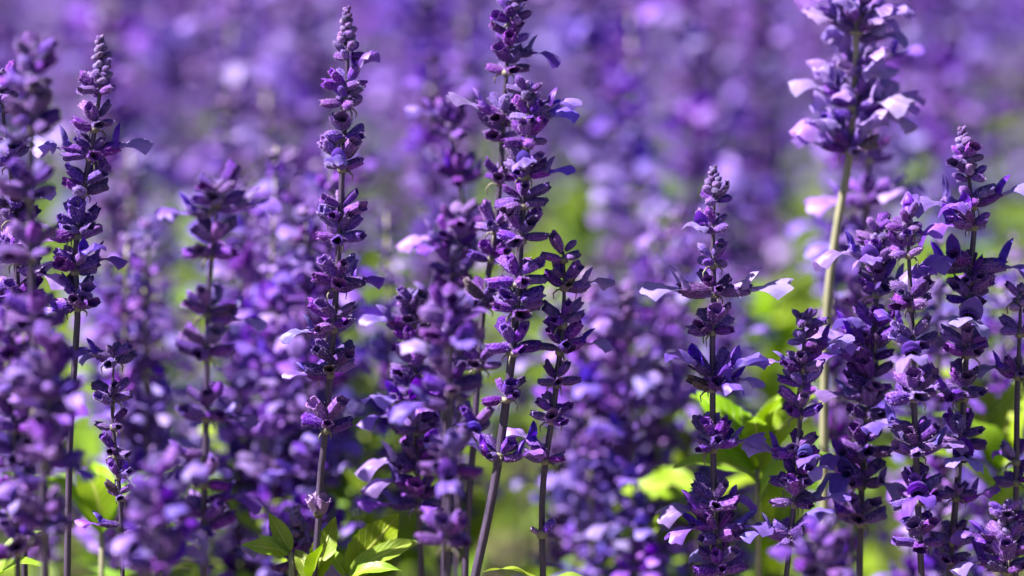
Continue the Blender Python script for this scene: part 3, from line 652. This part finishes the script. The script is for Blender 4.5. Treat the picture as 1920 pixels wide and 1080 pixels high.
# ------------------------------------------------------------------ the bed behind: individual plants, copied from eight built ones
RF = random.Random(99)
def low(kind): return calyx_mb(RF, kind, 8, 6)
def make_bed_plant(k):
    rng = random.Random(500+k); H = rng.uniform(.56, .64); root = empty('salvia_plant', (0, 0, 0)); PROTO_H[k] = H
    lean = Vector((rng.uniform(-.02, .02), rng.uniform(-.02, .02), 0)); cv = Curve([Vector((0, 0, 0)), lean*.2+Vector((0, 0, H*.45)), lean+Vector((0, 0, H))])
    sp = [cv(H*i/12) for i in range(13)]
    obj('stem', tube_mb(sp, [.0023-.0013*i/12 for i in range(13)], 6, .05).mesh('stem', [M_STEM if k % 3 else M_OLIVE]), root)
    z = H-.004; age = .1; i = 0
    while z > H-rng.uniform(.20, .26):
        mb = MB(); size = min(1.05, .35+age*.85)
        for (kind, az, el, L, dz) in whorl_spec(rng, size, age):
            d = Vector((math.cos(az), math.sin(az), 0))
            fl = kind in ('closed', 'open') and rng.random() < .26
            mb.add(low(kind), orient(d*.0012+Vector((0, 0, dz)), az, el, L*1.05, 0), 0 if kind != 'tip' else 1)
            if fl:
                u, w = lips_mb(rng, 5, 4); Mx = orient(d*.0012+Vector((0, 0, dz)), az, el*.5, L*1.25, 0)
                mb.add(u, Mx, 2); mb.add(w, Mx, 3 if rng.random() < .93 else 4)
        obj('flower_whorl', mb.mesh('flower_whorl', [M_CAL if k % 2 else M_BUD, M_TIP, M_UP, M_LO, M_PALE]), root, Matrix.Translation(cv(z)))
        z -= .011+.017*min(1, age*1.3)*rng.uniform(.8, 1.2); age = min(1, age+.12)
    zz = z-.01
    while zz > .07:
        a0 = rng.uniform(0, 6.28)
        for s in (0, math.pi):
            obj('leaf', rng.choice(LEAF_FAR), root, Matrix.Translation(cv(zz)) @ Matrix.Rotation(a0+s, 4, 'Z') @ Matrix.Rotation(-R(rng.uniform(15, 50)), 4, 'Y') @ Matrix.Scale(rng.uniform(.05, .085), 4))
        zz -= rng.uniform(.045, .075)
    return root
def copy_tree(i):
    c = PROTO[i].copy(); col.objects.link(c)
    for ch in PARTS[i]:
        d = ch.copy(); col.objects.link(d); d.parent = c
    return c
PROTO_H = {}
PROTO = [make_bed_plant(k) for k in range(8)]
PARTS = [list(p.children) for p in PROTO]
used = set(); placed = []
def put(i, x, y, sc, rz):
    if i in used: o = copy_tree(i)
    else: o = PROTO[i]; used.add(i)
    o.location = (x, y, 0); o.rotation_euler = (0, 0, rz); o.scale = (sc, sc, sc)
    tag(o, 'blurred purple salvia spike in the dense bed behind the sharp spikes', 'flower', 'blurred spikes in the bed behind')
    placed.append((x, y))
# light gaps in the rows behind, where leaves and ground show through
def half_w(y): return y*18/LENS
n_ind = 0; y = F+.42
rb = random.Random(5)
def top_h(i): return PROTO_H[i]
for k in range(76):
    a, b, t0, t1 = rb.choice([(180, 330, 330, 520), (240, 600, 240, 520), (440, 580, 380, 560), (740, 930, 380, 560), (1080, 1310, 380, 600), (1100, 1280, 560, 660), (1560, 1800, 400, 560), (0, 200, 380, 600), (220, 420, 480, 640), (560, 640, 200, 320), (1190, 1320, 330, 480), (1060, 1130, 480, 600), (1330, 1390, 420, 520), (1030, 1120, 420, 560), (1840, 1920, 420, 560)])
    Ym = F+rb.uniform(.15, .55); p = at(rb.uniform(a, b), rb.uniform(t0, t1), Ym); i = rb.randrange(8)
    put(i, p.x, Ym, p.z/PROTO_H[i], rb.uniform(0, 6.28)); n_ind += 1
while n_ind < 298 and y < 6.5:
    hw = half_w(y)+.03; x = -hw+rb.uniform(0, .1)
    while x < hw:
        jx = x+rb.uniform(-.03, .03); jy = y+rb.uniform(-.05, .05)
        pxx = 960+jx/jy*KPX
        gap = jy < 2.5 and any(a < pxx < b for a, b in ((640, 745), (1375, 1480), (1835, 1920), (1015, 1085)))
        if rb.random() < .97+.4*noise.noise(Vector((jx*3.1, jy*1.7, 3))) and n_ind < 298 and not gap:
            put(rb.randrange(8), jx, jy, (rb.uniform(.86, 1.02) if jy < 2.35 else rb.uniform(1.0, 1.17)), rb.uniform(0, 6.28)); n_ind += 1
        x += rb.uniform(.075, .125)
    y += .11+.02*(y-2)
YEND = y

# ------------------------------------------------------------------ the rest of the bed: one mass
def mass():
    V = []; Fc = []; MI = []; off = 0
    protos = []
    for k in range(5):
        rng = random.Random(900+k); mb = MB(); H = .6
        z = H-.006; age = .15
        while z > H-.24:
            size = min(1, .4+age*.8); n = 6
            for q in range(n):
                az = rng.uniform(0, 6.28); el = R(rng.uniform(0, 60)); L = .011*size*rng.uniform(.8, 1.3)
                fl = rng.random() < .13
                a, b = .28, 1.0
                pr = MB()
                rows = [[(0, 0, 0)]*5, [(.26*math.cos(t*1.2566), .26*math.sin(t*1.2566), .55) for t in range(5)], [(.17*math.cos(t*1.2566), .17*math.sin(t*1.2566), 1) for t in range(5)], [(0, 0, 1.05)]*5]
                pr.grid(rows, [[(0, 0)]*5]*4, True)
                mb.add(pr, orient(Vector((math.cos(az)*.001, math.sin(az)*.001, z+rng.uniform(-.004, .004))), az, el, L), 0)
                if fl:
                    pt = MB(); pt.grid([[(-.2, 0, .9), (0, -.06, .95), (.2, 0, .9)], [(-.5, -.1, 1.6), (0, -.12, 1.75), (.5, -.1, 1.6)], [(-.35, -.4, 2.0), (0, -.5, 2.0), (.35, -.4, 2.0)]], [[(0, 0)]*3]*3)
                    mb.add(pt, orient(Vector((math.cos(az)*.001, math.sin(az)*.001, z)), az, el*.5, L*1.1), 1)
            z -= .010+.012*min(1, age); age = min(1, age+.13)
        mb.add(tube_mb([Vector((0, 0, 0)), Vector((.004, 0, .3)), Vector((0, 0, .6))], [.002, .0018, .001], 4, 0, cap=False), Matrix(), 2)
        zz = z
        while zz > .05:
            a0 = rng.uniform(0, 6.28)
            for s in (0, 3.14):
                lf = leaf_mb(1, .4, rng.uniform(.1, .6), .2, 0, serr=0, nv=4, nu=1, rng=rng)
                mb.add(lf, Matrix.Translation((0, 0, zz)) @ Matrix.Rotation(a0+s, 4, 'Z') @ Matrix.Rotation(-R(rng.uniform(10, 45)), 4, 'Y') @ Matrix.Scale(rng.uniform(.06, .09), 4), 3)
            zz -= .07
        tri = []; mi = []
        for f, m_ in zip(mb.f, mb.mi): tri += [f]; mi.append(m_)
        protos.append((np.array(mb.v, dtype=np.float32), np.array(tri, dtype=np.int32), np.array(mi, dtype=np.int32)))
    rng = np.random.default_rng(3); spots = []
    y = 1.7
    while y < 34:
        hw = half_w(y)+.35+.03*y; step = .10 if y < 9 else .16 if y < 14 else .3
        for x in np.arange(-hw, hw, step):
            if y < YEND and abs(x) < half_w(y)+.06: continue
            if rng.random() > .80+.5*noise.noise(Vector((x*2.3, y*1.1, 8))): continue
            spots.append((x+rng.uniform(-.04, .04), y+rng.uniform(-.05, .05)))
        y += .11 if y < 9 else .18 if y < 14 else .5
    for x, y in spots:
        v, f, m_ = protos[rng.integers(5)]
        a = rng.uniform(0, 6.28); s = rng.uniform(.98, 1.18); c, sn = math.cos(a), math.sin(a)
        q = v.copy(); tx, ty = rng.uniform(-.05, .05, 2)
        X = (v[:, 0]*c-v[:, 1]*sn)*s+x+v[:, 2]*tx; Yv = (v[:, 0]*sn+v[:, 1]*c)*s+y+v[:, 2]*ty
        V.append(np.stack([X, Yv, v[:, 2]*s], 1)); Fc.append(f+off); MI.append(m_); off += len(v)
    V = np.concatenate(V); Fc = np.concatenate(Fc); MI = np.concatenate(MI)
    me = bpy.data.meshes.new('salvia_bed'); me.vertices.add(len(V)); me.vertices.foreach_set('co', V.ravel())
    me.loops.add(Fc.size); me.loops.foreach_set('vertex_index', Fc.ravel())
    me.polygons.add(len(Fc)); me.polygons.foreach_set('loop_start', np.arange(0, Fc.size, 4, dtype=np.int32))
    me.polygons.foreach_set('material_index', MI)
    for m_ in (M_CAL, M_LO, M_STEM, M_LEAFB): me.materials.append(m_)
    me.update(calc_edges=True); me.polygons.foreach_set('use_smooth', np.ones(len(Fc), dtype=bool))
    o = obj('salvia_bed', me); tag(o, 'far mass of purple salvia spikes filling the bed to its end', 'flower bed', kind='stuff')
    print('mass spots', len(spots), 'quads', len(Fc), 'individuals', n_ind, 'yend', YEND, 'objects', len(bpy.data.objects))
mass()
